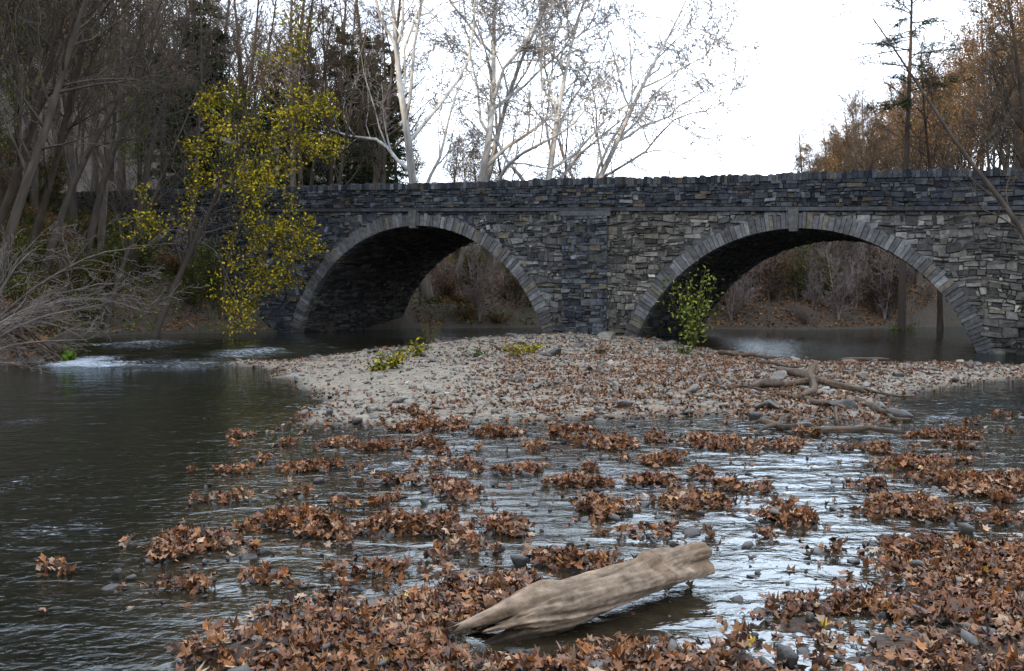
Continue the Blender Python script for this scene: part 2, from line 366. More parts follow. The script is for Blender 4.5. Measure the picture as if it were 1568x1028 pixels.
for w0 in (0.,BWID-.45):
    strip(BW(sv,w0,top),BW(sv,w0,zt(sv)-.1),mort*.4);strip(BW(sv,w0+.45,top),BW(sv,w0+.45,zt(sv)-.1),mort*.4);strip(BW(sv,w0,zt(sv)-.1),BW(sv,w0+.45,zt(sv)-.1),mort*.5)
part(body.build('x',M_stone,False),'bridge_body')
ac=Acc()
for (sc,zc,ri,re) in ARC:
    def fb(a,b,p):
        phi=b/ri;r=ri-p*.7;return BW(sc+r*np.cos(phi),a,zc+r*np.sin(phi))
    a0,a1,b0,b1=rows(.15*ri,(math.pi-.15)*ri,lambda b:[(.3,BWID)],.14,.30,.3,.9)
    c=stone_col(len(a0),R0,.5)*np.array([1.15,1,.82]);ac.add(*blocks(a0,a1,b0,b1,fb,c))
part(ac.build('x',M_stone,False),'arch_barrel_stones')
ac=Acc()
def box(s0,s1,w0,w1,zf0,zf1,c):
    s=np.array([s0,s1,s1,s0,s0,s1,s1,s0]);w=np.array([w0,w0,w1,w1]*2)
    z=np.concatenate([zf0(s[:4]),zf1(s[4:])]);V=BW(s,w,z)
    f=np.array([[0,1,2,3],[4,5,6,7],[0,1,5,4],[1,2,6,5],[2,3,7,6],[3,0,4,7]]);ac.add(V,f,c)
s=S0
while s<S1:
    l=R0.uniform(.5,1.1);pr=R0.uniform(.15,.19)
    box(s+.004,min(s+l,S1)-.004,-pr,.05,lambda q:zs(q)-.075,lambda q:zs(q)+.075,np.array([.045,.046,.05])*R0.uniform(.7,1.3));s+=l
part(ac.build('x',M_stone,False),'string_course')
ac=Acc()
def fpil(a,b,p): return BW(a,-p-.16,b)
a0,a1,b0,b1=rows(-.3,zs(16.8)-.3,lambda b:[(15.75,17.85)],.12,.32,.16,.6,.18)
ac.add(*blocks(a0,a1,b0,b1,fpil,stone_col(len(a0),R0,.78)))
box(15.76,17.84,-.17,.0,lambda q:q*0-.5,lambda q:zs(q)-.28,mort*.7)
box(15.6,18.0,-.2,.05,lambda q:zs(q)-.28,lambda q:zs(q)-.08,np.array([.07,.07,.072]))
part(ac.build('x',M_stone,False),'pier_pilaster')
# ------------------------------------------------------------ stones
def ico(sub,seed,flat):
    import bmesh
    bm=bmesh.new();bmesh.ops.create_icosphere(bm,subdivisions=sub,radius=1)
    v=np.array([x.co[:] for x in bm.verts]);f=np.array([[q.index for q in p.verts] for p in bm.faces]);bm.free()
    rg=np.random.default_rng(seed)
    for k in range(12):
        nn=nrm(rg.normal(size=3));c=rg.uniform(.3,.7);h=v@nn;v=v-np.maximum(h-c,0)[:,None]*nn*.97
    v*=np.array([1.15,rg.uniform(.6,1.0),flat*1.2]);return v,f
TR=[ico(2,i,.38+.12*(i%3)) for i in range(8)];TRB=[ico(3,20+i,.5) for i in range(5)]
rc=np.array([[.125,.112,.094],[.16,.138,.108],[.078,.072,.064],[.20,.175,.138],[.105,.073,.05],[.26,.24,.20]])
def put_stones(ac,x,y,size,T,sink=.25,wet=False,dk_=1):
    z=H(x,y);ids=R0.integers(0,len(T),len(x))
    if wet: z=np.maximum(z,zw(y)-size*.22)
    for k in range(len(T)):
        i=np.where(ids==k)[0]
        if not len(i):continue
        Nn=nrm(np.stack([R0.normal(0,.3,len(i)),R0.normal(0,.3,len(i)),np.ones(len(i))],-1))
        rot=basis(Nn,R0.uniform(0,6.28,len(i)))
        pos=np.stack([x[i],y[i],z[i]+size[i]*.5*(.5-sink)],-1)
        V,f=scatter(T[k][0],T[k][1],pos,rot,size[i])
        c=rc[R0.choice(6,len(i),p=[.28,.22,.24,.11,.13,.02])]*R0.uniform(.6,1.2,(len(i),1))*dk_
        if len(T[k][0])>50 or wet:
            zr=V.reshape(len(i),-1,3)[:,:,2]-zw(y[i])[:,None]
        else: zr=np.repeat((z[i]-zw(y[i]))[:,None],len(T[k][0]),1)
        cc=c[:,None,:]*(.3+.7*sm(.0,.09,zr))[...,None]
        ac.add(V,f,cc.reshape(-1,3))
ac=Acc()
n=42000;y=R0.uniform(14.,48,n);x=R0.uniform(-.5,.5,n)*y*1.0
z,sd_,sb_,ss_,cm_,sl_=H(x,y,True)
sand=np.exp(-((x+4.2)/3.5)**2-((y-26)/9)**2)
k=(sd_<0)&(sb_>-.5)&(R0.random(n)<.75*(1-.75*sand));x,y=x[k],y[k]
size=np.exp(R0.normal(-3.5,.7,len(x)))*(.75+.012*y);put_stones(ac,x,y,np.clip(size,.012,.32),TR,.3,dk_=.9)
n=22000;y=R0.uniform(5.2,19,n)**1.0;x=R0.uniform(-.52,.52,n)*y
z,sd_,sb_,ss_,cm_,sl_=H(x,y,True);k=(ss_>.0)&(R0.random(n)<.03+.22*(cm_>.22)+.08*(z>-.05)+.1*(fbm(x*1.4+80,y*1.8,3)>.25));x,y=x[k],y[k]
put_stones(ac,x,y,np.clip(np.exp(R0.normal(-3.35,.6,len(x))),.012,.13),TR,.15,True,.48)
ac.build('river_stones',M_rock)
BIG=[(420,828,.24),(515,772,.13),(850,718,.14),(1000,915,.1),(1100,1000,.2),(1340,828,.18),(1550,800,.2),(930,865,.12),(620,930,.12),(1130,915,.13),(390,965,.15),(1260,610,.5),(1350,632,.45),(1190,595,.5),(1100,580,.35),(800,600,.28),(700,568,.4),(645,572,.3),(850,540,.5),(885,527,.6),(930,520,.7),(1010,525,.4),(720,535,.4),(960,1005,.18),(440,1012,.16),(1180,1018,.18),(730,895,.12),(1400,900,.12),(1480,850,.13),(1300,560,.5),(990,655,.2),(1100,600,.3),(1150,880,.1),(1480,628,.4),(560,985,.1),(1250,885,.1),(480,985,.12),(1180,630,.5),(1230,645,.45),(1320,655,.45),(1380,640,.4),(1290,630,.5),(1290,950,.12),(1440,985,.15),(980,985,.12)]
for (px,py,sz) in BIG:
    ac=Acc();x,y=G(px,py,.05);put_stones(ac,np.array([x]),np.array([y]),np.array([sz*.68]),[TRB[R0.integers(5)]],.35,dk_=.6)
    ob=ac.build('river_rock',M_rock)
# ------------------------------------------------------------ leaves on the ground
def leaftemplate(seed):
    rg=np.random.default_rng(seed)
    an=np.radians([-90,-60,-25,5,35,62,90,118,145,175,205,240]);ra=np.array([.35,.5,.85,.5,.95,.58,1.0,.58,.95,.5,.85,.5])*rg.uniform(.8,1.15,12)
    v=np.stack([ra*np.cos(an),ra*np.sin(an),0*ra],-1);v=np.concatenate([[[0,-.05,0]],v])
    c=rg.uniform(.25,.95);v[:,2]=c*v[:,0]**2+rg.uniform(-.3,.6)*v[:,1]**2+rg.normal(0,.12,13)
    f=np.array([[0,i,i%12+1] for i in range(1,13)]);return v,f
TL=[leaftemplate(i) for i in range(10)]
sv_=np.array([[0,-1,0],[.55,0,.2],[0,1,.05],[-.55,0,.25]]);TS=(sv_,np.array([[0,1,2,3]]))
lc=np.array([[.21,.084,.028],[.13,.048,.019],[.24,.118,.05],[.32,.21,.13],[.05,.023,.013],[.25,.092,.022],[.55,.35,.04],[.095,.043,.022]])
lp=[.23,.2,.13,.08,.18,.08,.003,.117]
def put_leaves(ac,x,y,zoff,size,tilt,dark=1.0,T=TL):
    z=H(x,y);z=np.maximum(z,zw(y)-.0);n=len(x);ids=R0.integers(0,len(T),n)
    for k in range(len(T)):
        i=np.where(ids==k)[0]
        tl=tilt if np.isscalar(tilt) else tilt[i][:,None]
        Nn=nrm(R0.normal(0,1,(len(i),3))*tl+np.array([0,0,1.]))
        rot=basis(Nn,R0.uniform(0,6.28,len(i)))
        s=size[i][:,None]*np.stack([np.ones(len(i)),R0.uniform(.55,1,len(i)),R0.uniform(-1.7,2.2,len(i))],-1)
        V,f=scatter(T[k][0],T[k][1],np.stack([x[i],y[i],z[i]+zoff[i]+.012],-1),rot,s)
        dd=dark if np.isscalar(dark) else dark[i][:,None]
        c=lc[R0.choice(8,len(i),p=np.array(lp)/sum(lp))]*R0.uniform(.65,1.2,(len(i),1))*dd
        ac.add(V,f,np.repeat(c,len(T[k][0]),axis=0))
ac=Acc()
n=210000;y=np.sqrt(R0.uniform(5.3**2,19**2,n));x=R0.uniform(-.52,.53,n)*y
z,sd_,sb_,ss_,cm_,sl_=H(x,y,True)
dens=np.maximum(np.clip((cm_-.34)*2.6,0,1)*(.4+.6*sm(-.3,.15,fbm(x*3,y*3+9,3))),.8*sm(-.1,.45,sl_)*(.15+.85*sm(-.25,.1,fbm(x*1.1,y*1.7,3))))
dens=np.maximum(dens,.006*(ss_>0)+.0*z);dens*=(sd_<0)
k=R0.random(n)<dens*1.0;x,y,cmk,slk=x[k],y[k],cm_[k],sl_[k]
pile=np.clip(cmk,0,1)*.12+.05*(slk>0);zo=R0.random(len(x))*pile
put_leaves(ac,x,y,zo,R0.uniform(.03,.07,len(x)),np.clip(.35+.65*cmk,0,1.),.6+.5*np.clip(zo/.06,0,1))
n=90000;y=R0.uniform(14,50,n);x=R0.uniform(-.5,.5,n)*y
z,sd_,sb_,ss_,cm_,sl_=H(x,y,True)
sand=np.exp(-((x+4.2)/3.5)**2-((y-26)/9)**2);pier=np.exp(-((x-3.5)/6)**2-((y-43)/5)**2)
dens=(sb_>-.5)*(sd_<0)*(z>zw(y)-.04)*(.3+.65*sm(-.15,.25,fbm(x*.5,y*.5+30,3)))*(.45+.55*sm(-.1,.12,x/y))*(1-.85*sand)*(1-.5*pier)+.5*(cm_>.4)*(y<18.5)
k=R0.random(n)<dens;x,y=x[k],y[k]
put_leaves(ac,x,y,R0.random(len(x))*.03,R0.uniform(.04,.075,len(x)),.45,.82,[TL[0],TL[3]])
ac.build('fallen_leaves',M_leaf,False)
# ------------------------------------------------------------ log
def wood(name,spine,rad,sides=36,rings=90,seed=0,col=(.36,.29,.22),flat=1.0,furrow=.02,notch=False,rough=.28):
    sp=np.array(spine,float);t=np.linspace(0,1,rings);ts=np.linspace(0,1,len(sp))
    P=np.stack([np.interp(t,ts,sp[:,k]) for k in range(3)],-1);Rr=np.interp(t,np.linspace(0,1,len(rad)),rad)
    kn=max(3,(rings//12)|1);ker=np.ones(kn)/kn
    for k in range(3): P[:,k]=np.convolve(np.pad(P[:,k],kn//2,mode='edge'),ker,'valid')
    Rr=np.convolve(np.pad(Rr,kn//2,mode='edge'),ker,'valid')
    if notch: Rr=Rr*np.sqrt(np.clip(1-((t-.955)/.05)**2*(t>.955),.02,1))
    T=nrm(np.gradient(P,axis=0));A=nrm(np.cross(T,np.array([0,0,1.])));B=np.cross(A,T)
    an=np.arange(sides)*2*np.pi/sides;TT,AA=np.meshgrid(t,an,indexing='ij')
    cx,sx=np.cos(AA),np.sin(AA)
    ff=fbm(cx*1.3+seed+5,sx*1.3+TT*(3.0 if notch else 3)+9,4)
    tw=AA+TT*.3
    fine=fbm(np.cos(tw)*4+seed+8,np.sin(tw)*4+TT*6+9,5);grain=fbm(np.cos(tw)*26+seed+30,np.sin(tw)*26+TT*10+30,2);blot=fbm(TT*9+seed,cx*2+sx+4,5)
    r=Rr[:,None]*(1+rough*ff)+furrow*fine+furrow*.3*grain
    if notch:
        r-=.12*np.exp(-((TT-.36)/.09)**2-((AA-3.9)/.5)**2);r-=.03*np.exp(-((TT-.58)/.2)**2-((AA-2.6)/.15)**2)
        r-=.08*np.exp(-((TT-.08)/.08)**2-((AA-2.2)/.5)**2);r+=.05*np.exp(-((TT-.24)/.07)**2-((AA-2.0)/.5)**2)
        r+=.04*np.exp(-((TT-.66)/.04)**2-((AA-1.6)/.4)**2)
    V=P[:,None]+r[...,None]*(A[:,None]*cx[...,None]+B[:,None]*flat*sx[...,None])
    if notch:
        V+=T[:,None]*(.5*fbm(cx*3+3,sx*3+5,4)-.05*sx)[...,None]*np.exp(-((TT)/.14)**2)[...,None]
    V[0]=P[0]+(V[0]-P[0])*(.35)+ (T[0]*.15 if notch else 0);V[-1]=P[-1]+(V[-1]-P[-1])*.25
    i=np.arange(rings-1)[:,None]*sides;j=np.arange(sides)[None];j2=(j+1)%sides
    f=np.stack([i+j,i+j2,i+sides+j2,i+sides+j],-1).reshape(-1,4)
    c=np.array(col)*(1+.5*fine+.3*grain+.5*blot)[...,None]
    st=sm(-.05,.3,blot)[...,None]*.6;c=c*(1-st)+np.array([.10,.062,.038])*st
    if notch:
        wet=sm(.10,.0,V[...,2])[...,None];c=c*(1-.7*wet)
        nn_=np.exp(-((TT-.36)/.09)**2-((AA-3.9)/.45)**2)[...,None];c=c*(1-.6*nn_)
        en=np.exp(-(TT/.03)**2)[...,None];c=c*(1-.5*en)
    c=np.clip(c,.012,.6)
    return mesh(name,V.reshape(-1,3),[f],M_log,c.reshape(-1,3))
wood('driftwood_log',[(-.12,6.43,.06),(.07,6.50,.10),(.34,6.64,.13),(.66,6.95,.15),(.97,7.28,.165),(1.2,7.52,.175),(1.42,7.75,.19)],[.11,.16,.18,.17,.16,.15,.14,.13],96,240,1,(.20,.148,.105),.85,.034,True,.45)
drift=[((1150,600),(1250,592),.09,2),((1180,575),(1330,603),.09,3),((1230,650),(1400,662),.05,4),((1100,545),(1190,555),.08,5),((1285,553),(1357,556),.09,6),((1150,640),(1270,652),.05,7),((1330,620),(1400,640),.05,8),((1250,572),(1233,618),.09,9),
((1140,560),(1230,575),.05,10),((1190,610),(1300,625),.06,11),((1080,600),(1180,606),.03,12),((1270,590),(1400,606),.04,13),((1280,640),(1310,600),.04,14),((1350,560),(1440,575),.03,15),((1160,655),(1210,625),.03,16),((430,500),(540,497),.06,17)]
for (a,b_,r,sd1) in drift:
    x0,y0=G(*a,.15);x1,y1=G(*b_,.15);z0=float(H(np.array([x0]),np.array([y0]))[0]);z1=float(H(np.array([x1]),np.array([y1]))[0])
    z0=max(z0,0)+r;z1=max(z1,0)+r;q=np.random.default_rng(sd1)
    xs=np.linspace(x0,x1,6)+q.normal(0,.06,6);ys=np.linspace(y0,y1,6)+q.normal(0,.12,6);zz=np.linspace(z0,z1,6)+np.abs(q.normal(0,.05,6))
    wood('driftwood_branch',list(zip(xs,ys,zz)),[r*.5,r,r*1.15,r*.8,r*.7,r*.25],12,50,sd1,(.085,.064,.048),1,.015,False,.5)
# exposed roots on the undercut left bank
q=np.random.default_rng(77);rt=Acc()
for i in range(26):
    x0=q.uniform(-18.2,-16.6);y0=q.uniform(33.5,37);z0=q.uniform(.7,1.5);L_=q.uniform(.8,1.9);n=7;t=np.linspace(0,1,n)
    a=q.uniform(-1.2,.6)
    P=np.stack([x0+L_*t*math.cos(a)+np.cumsum(q.normal(0,.05,n)),y0+L_*t*math.sin(a)+np.cumsum(q.normal(0,.05,n)),z0-(z0+.1)*t**1.4+np.cumsum(q.normal(0,.04,n))],-1)[None]
    V,f=tubes(P,((q.uniform(.03,.08))*(1-.7*t)+.008)[None],6);rt.add(V,f,np.array([.075,.058,.044])*q.uniform(.6,1.2))
rt.build('exposed_roots',M_bark)
# ------------------------------------------------------------ trees
def rotd(d,ang,az):
    d=Vector(d);o=d.orthogonal().normalized()
    from mathutils import Quaternion
    o.rotate(Quaternion(d,az));return (d*math.cos(ang)+o*math.sin(ang)).normalized()
def grow(out,rg,p,d,L,r,lvl,P):
    n=P['segs'][lvl];pts=[p.copy()];rad=[r];st=L/n;w=P['wig'][lvl];tr=P['trop'][lvl];ds=[d]
    tp=P.get('taper',.85)
    for i in range(n):
        d=(d+Vector((rg.gauss(0,w),rg.gauss(0,w),rg.gauss(0,w)+tr))).normalized()
        p=p+d*st;pts.append(p);ds.append(d);rad.append(max(r*(1-(i+1)/n*(tp if lvl<P['max'] else .7)),P['rmin']))
    out.setdefault((lvl,n+1),[]).append((pts,rad))
    if lvl>=P['max']:return
    k=P['nch'][lvl];k=int(k*rg.uniform(.8,1.2)+.5)
    for c in range(k):
        t=P['start'][lvl]+(1-P['start'][lvl])*(c+rg.random())/k
        f=t*n;i=min(int(f),n-1);f-=i
        q=pts[i].lerp(pts[i+1],f);rr=rad[i]*(1-f)+rad[i+1]*f
        a=rg.uniform(*P['ang'][lvl])
        nd=rotd(ds[i+1],a,rg.uniform(0,6.283))
        if lvl==0 and nd.z<-.05: nd.z=abs(nd.z)*.5;nd.normalize()
        ll=L*P['lr'][lvl]*(1-P['lf'][lvl]*t)*rg.uniform(.65,1.2)
        grow(out,rg,q,nd,ll,max(rr*P['rr']*rg.uniform(.7,1),P['rmin']),lvl+1,P)
def build_tree(name,seed,P,H_,r0,bark,leaf=None,lean=(0,0),spine=None,stems=1,sp=0,link=False):
    rg=random.Random(seed);out={}
    for s in range(stems):
        az=rg.uniform(0,6.28);d=Vector((lean[0]+sp*math.cos(az),lean[1]+sp*math.sin(az),1)).normalized()
        grow(out,rg,Vector((0,0,-.3)) if stems==1 else Vector((rg.uniform(-.2,.2),rg.uniform(-.2,.2),-.1)),d,H_*(1 if stems==1 else rg.uniform(.6,1.1)),r0,0,P)
    ac=Acc();ends=[]
    for (lvl,n),lst in out.items():
        Pp=np.array([[v[:] for v in a[0]] for a in lst]);Rr=np.array([a[1] for a in lst])
        if lvl==0 and stems==1: Rr[:,0]*=1.35
        V,f=tubes(Pp,Rr,[10,6,4,3,3,3][lvl] if stems==1 else [5,4,3,3][min(lvl,3)])
        c=bark(V,lvl);ac.add(V,f,c)
        if lvl>=P['max']-1: ends.append(Pp[:,1:].reshape(-1,3))
    if leaf:
        E=np.concatenate(ends);r2=np.random.default_rng(seed);nl=leaf['n']
        pos=E[r2.integers(0,len(E),nl)]+r2.normal(0,leaf['j'],(nl,3))
        rot=basis(nrm(r2.normal(size=(nl,3))+np.array([0,0,.5])),r2.uniform(0,6.28,nl))
        V,f=scatter(TS[0],TS[1],pos,rot,r2.uniform(.6,1.2,nl)*leaf['s'])
        cc=np.array(leaf['c'])[r2.integers(0,len(leaf['c']),nl)]*r2.uniform(.5,1.3,(nl,1));ac.add(V,f,np.repeat(cc,4,axis=0))
    return ac
def b_grey(c):
    c=np.array(c)*.45*np.array([1.05,1,.94])
    return lambda V,l:c*(1 if l<2 else 1.1)
def b_syc(V,l):
    t=np.clip((V[:,2]-3)/8,0,1);w=np.array([.42,.42,.41]);g=np.array([.10,.08,.06])
    n=(vn(V[:,2]*1.3+V[:,0]*3,V[:,1]*3+V[:,0])>.66);mixv=np.where(n,t*.5,.2+t*.8)[:,None]
    if l>=3: return np.array([.20,.185,.175])
    return g*(1-mixv)+w*mixv
PF=dict(max=3,segs=[10,6,4,3],wig=[.04,.13,.2,.25],trop=[.03,.07,.04,.02],nch=[22,9,7],start=[.3,.2,.15],ang=[(.5,1.1),(.4,1.0),(.4,1.0)],lr=[.38,.5,.5],lf=[.65,.5,.5],rr=.5,rmin=.013)
PS=dict(max=4,segs=[9,10,6,4,3],wig=[.06,.18,.22,.26,.28],trop=[.02,.02,.01,-.02,-.03],nch=[12,9,7,6],start=[.2,.2,.15,.1],ang=[(.4,1.0),(.4,1.0),(.4,1.0),(.4,1.0)],lr=[.68,.48,.48,.5],lf=[.4,.4,.4,.4],rr=.68,rmin=.018,taper=.85)
PB=dict(max=2,segs=[7,5,3],wig=[.1,.2,.25],trop=[-.03,-.02,0],nch=[9,7],start=[.15,.1],ang=[(.3,.9),(.3,1.0)],lr=[.45,.45],lf=[.5,.4],rr=.55,rmin=.006)
def fin(ac,name,mats=M_bark): return ac.build(name,mats,True,False)
orange=[(.19,.105,.045),(.22,.135,.055),(.16,.085,.038),(.21,.15,.075)]
yellow=[(.30,.23,.014),(.23,.185,.014),(.12,.14,.018),(.36,.27,.02),(.18,.13,.015)]
brownl=[(.12,.075,.04),(.10,.06,.032),(.15,.09,.045)]
greenl=[(.055,.08,.018),(.042,.065,.016),(.09,.105,.022)]
g1=b_grey((.13,.115,.10));g2=b_grey((.18,.155,.135));g3=b_grey((.10,.085,.07));g4=b_grey((.38,.32,.31))
bare=[fin(build_tree('b',10+i,PF,[21,24,19,22][i],[.24,.3,.2,.26][i],[g1,g2,g3,g1][i],lean=[(.05,0),(-.06,.03),(.1,0),(0,0)][i]),'bare_tree_mesh') for i in range(4)]
leafy=[fin(build_tree('l',30,PF,18,.22,g2,dict(n=4600,j=.3,s=.095,c=orange)),'orange_tree_mesh'),
       fin(build_tree('l',31,PF,16,.2,g2,dict(n=4200,j=.3,s=.085,c=brownl+orange[:2])),'brown_tree_mesh'),
       fin(build_tree('l',32,PF,15,.18,g3,dict(n=6500,j=.3,s=.09,c=yellow[1:3]+greenl+greenl)),'yellow_green_tree_mesh')]
PY=dict(PF);PY['nch']=[16,8,6];PY['start']=[.1,.1,.1];PY['rmin']=.011
young=[fin(build_tree('y',40+i,PY,7.5,.07,[g4,g2][i],None,stems=3,sp=.25),'young_tree_mesh') for i in range(2)]
young.append(fin(build_tree('y',43,PY,7,.08,g1,dict(n=2600,j=.25,s=.08,c=brownl),stems=3,sp=.25),'young_tree_mesh'))
young.append(fin(build_tree('y',44,PY,6,.07,g1,dict(n=3000,j=.25,s=.08,c=greenl+greenl[2:]+brownl[:1]+yellow[2:3]),stems=3,sp=.25),'young_tree_mesh'))
brush=[fin(build_tree('s',50+i,PB,3.2,.03,[b_grey((.28,.235,.21)),b_grey((.20,.15,.125))][i],None,stems=14,sp=.6),'brush_mesh') for i in range(2)]
brush.append(fin(build_tree('s',53,PB,2.2,.02,g3,dict(n=2200,j=.14,s=.055,c=greenl+brownl[:2]+yellow[2:3]),stems=12,sp=.6),'leafy_brush_mesh'))
brush.append(fin(build_tree('s',54,PB,2.0,.02,g3,dict(n=1800,j=.14,s=.055,c=brownl+orange[:2]),stems=12,sp=.6),'leafy_brush_mesh'))
def conifer(seed,Ht,r0,start,bl,dens=60,nb=90,droop=-.25,col=((.024,.042,.018),(.034,.056,.025),(.028,.046,.023)),wd=.05):
    rg=np.random.default_rng(seed);ac=Acc()
    z=np.linspace(-.3,Ht,14);P=np.stack([.25*np.sin(z*.2+seed),.2*np.cos(z*.17),z],-1)[None];V,f=tubes(P,(r0*(1-.93*np.linspace(0,1,14)))[None],9);ac.add(V,f,np.array([.06,.048,.04]))
    h=np.sort(rg.uniform(start,.99,nb))*Ht;az=rg.uniform(0,6.28,nb);ln=bl*(1-(h/Ht-start)/(1-start))**.7*rg.uniform(.5,1.15,nb)+.4
    t=np.linspace(0,1,6);bx=np.sin(h*.2+seed)*.25;by=.2*np.cos(h*.17)
    PP=np.stack([bx[:,None]+np.cos(az)[:,None]*ln[:,None]*t,by[:,None]+np.sin(az)[:,None]*ln[:,None]*t,h[:,None]+ln[:,None]*(.12*t+droop*t*t)],-1)
    V,f=tubes(PP,.035*(1-.8*t)[None]*np.ones((nb,1))+.006,4);ac.add(V,f,np.array([.05,.04,.033]))
    n=nb*dens;bi=np.repeat(np.arange(nb),dens);tt=rg.uniform(.25,1,n);k=np.minimum((tt*5).astype(int),4);fr_=(tt*5-k)[:,None]
    pos=PP[bi,k]*(1-fr_)+PP[bi,k+1]*fr_+rg.normal(0,.07,(n,3))
    side=rg.choice([-1,1],n);dirv=nrm(np.stack([np.cos(az[bi]+side*.9),np.sin(az[bi]+side*.9),rg.normal(-.1,.45,n)],-1))
    L=rg.uniform(.2,.55,n)[:,None]*(1.2-.5*tt)[:,None]
    up=nrm(rg.normal(0,.5,(n,3))+np.array([0,0,1.]));sd2=nrm(np.cross(dirv,up))*wd
    q=np.stack([pos,pos+dirv*L*.5+sd2,pos+dirv*L,pos+dirv*L*.5-sd2],1).reshape(-1,3);f=np.arange(n*4).reshape(-1,4)
    ac.add(q,f,np.repeat(np.array(col)[rg.integers(0,3,n)]*rg.uniform(.6,1.3,(n,1)),4,axis=0));return ac
con=[fin(conifer(1,19,.22,.12,3.8,100,120),'hemlock_mesh',M_fol),fin(conifer(2,24,.24,.5,4.2,120,46,-.1,wd=.026),'pine_mesh',M_fol)]
def gz(x,y): return float(H(np.array([x]),np.array([y]))[0])
def place(name,me,x,y,rz=None,s=1,tilt=(0,0)):
    return inst(name,me,(x,y,gz(x,y)-.1),R0.uniform(0,6.28) if rz is None else rz,s,tilt)
def at(px,D): return (px-CX)/F*D
rg=np.random.default_rng(5)
def bridge_w(x,y): return (x-B0[0])*NN[0]+(y-B0[1])*NN[1]
cnt=0
while cnt<140:
    D=rg.uniform(40,130);px=rg.uniform(-160,600);x=at(px,D)
    w=bridge_w(x,D)
    if float(sdf(RIVER,np.array([x]),np.array([D]))[0])<1.5 or -3<w<11: continue
    if D<60 and px>330: continue
    if D<56 and rg.random()<.55: continue
    r=rg.random()
    if r<.55: place('bare_tree',bare[rg.integers(4)],x,D,s=rg.uniform(.7,1.1))
    elif r<.58: place('orange_tree',leafy[0],x,D,s=rg.uniform(.7,1))
    elif r<.67: place('brown_leaved_tree',leafy[1],x,D,s=rg.uniform(.7,1))
    elif r<.91: place('yellow_green_tree',leafy[2],x,D,s=rg.uniform(.5,.9))
    else: place('hemlock_tree',con[0],x,D,s=rg.uniform(.6,.9))
    cnt+=1
for (px,D,s) in [(560,78,.85),(520,85,.95),(605,90,.75),(470,80,.7),(330,85,.7),(250,75,.6),(420,72,.6),(580,95,1)]: place('hemlock_tree',con[0],at(px,D),D,s=s)
for (px,D,s) in [(735,100,.62),(770,108,.6),(690,105,.7),(830,120,.55),(640,110,.7),(610,120,.9),(960,140,.5),(900,150,.5),(720,120,.7),(750,95,.55)]: place('orange_tree',leafy[0],at(px,D),D,s=s)
for (px,D,s,ty) in [(20,44,.9,.28),(60,47,.85,.22),(-40,42,1,.32),(130,50,.8,.12),(210,54,.9,.05),(290,53.5,.7,.1),(-20,38,.8,.35),(160,48,.6,.2),(340,52.5,.5,.05)]:
    x=at(px,D);place('bare_tree',bare[[0,2,3][rg.integers(3)]],x,D,s=s,tilt=(0,ty),rz=0)
cnt=0
while cnt<34:
    D=rg.uniform(43,60);px=rg.uniform(-60,440);x=at(px,D);w=bridge_w(x,D)
    if float(sdf(RIVER,np.array([x]),np.array([D]))[0])<1.2 or -1<w<10: continue
    place('young_tree',young[rg.choice(4,p=[.05,.2,.25,.5])],x,D,s=rg.uniform(.35,.7));cnt+=1
cnt=0
while cnt<105:
    D=rg.uniform(62,125);px=rg.uniform(1225,1720);x=at(px,D)
    ytop=max(20,262-(px-1130)*.55)
    s=((CZ+(460-ytop)/F*D)-gz(x,D))/17.
    if s<.3 : continue
    s=min(s,1.25)*rg.uniform(.75,1)
    if float(sdf(RIVER,np.array([x]),np.array([D]))[0])<1: continue
    r=rg.random()
    if r<.20: place('orange_tree',leafy[0],x,D,s=s)
    elif r<.50: place('brown_leaved_tree',leafy[1],x,D,s=s)
    elif r<.52: place('hemlock_tree',con[0],x,D,s=s*.9)
    else: place('bare_tree',bare[rg.integers(4)],x,D,s=s*.85)
    cnt+=1
for (px,D,s) in [(1440,56,.8),(1500,58,.8),(1550,54,.9),(1600,48,.9)]: place('bare_tree',bare[rg.integers(4)],at(px,D),D,s=s)
for (px,D,s) in [(1500,100,1.15),(1560,105,1.2),(1450,95,.95),(1600,95,1.2)]: place('orange_tree',leafy[0],at(px,D),D,s=s)
place('pine_tree',con[1],at(1385,56),56,rz=1.0,s=.95)
cnt=0
while cnt<240:
    D=59+46*rg.random()**1.4
    px=rg.uniform(590,850) if rg.random()<.28 else rg.uniform(1000,1540);x=at(px,D)
    if float(sdf(RIVER,np.array([x]),np.array([D]))[0])<.5 or bridge_w(x,D)<10.5: continue
    lim=(CZ+150/F*D-gz(x,D))/8.5
    if lim<.2:continue
    place('young_tree',young[rg.choice(4,p=[.45,.25,.2,.1] if px>900 else [.2,.1,.2,.5])],x,D,s=min(1,lim)*rg.uniform(.5,1));cnt+=1
cnt=0
while cnt<330:
    q=rg.random()
    if q<.5: x=rg.uniform(-30,-10);D=rg.uniform(36,58)
    else: x=rg.uniform(-8,40);D=rg.uniform(42,80)
    s_=float(sdf(RIVER,np.array([x]),np.array([D]))[0]);w=bridge_w(x,D)
    if s_<.3 or s_>14 or (-.8<w<9.5 and not (x>17.5 and w>3)): continue
    if x>12 and D<37:continue
    place('bank_brush',brush[rg.choice(4,p=[.08,.08,.50,.34] if D<60 else [.3,.25,.25,.2])],x,D,s=rg.uniform(.3,.85));cnt+=1
ug=Acc();n=140000;x=R0.uniform(-32,34,n);y=R0.uniform(33,84,n)
sdv=sdf(RIVER,x,y);k=(sdv>.05)&(sdv<20);wv=bridge_w(x,y);k&=~((wv>-.3)&(wv<9.3)&(x<17));x,y=x[k],y[k];z=H(x,y)
gm=(fbm(x*.4,y*.4+60,3)>.05)&(x<8);n=len(x)
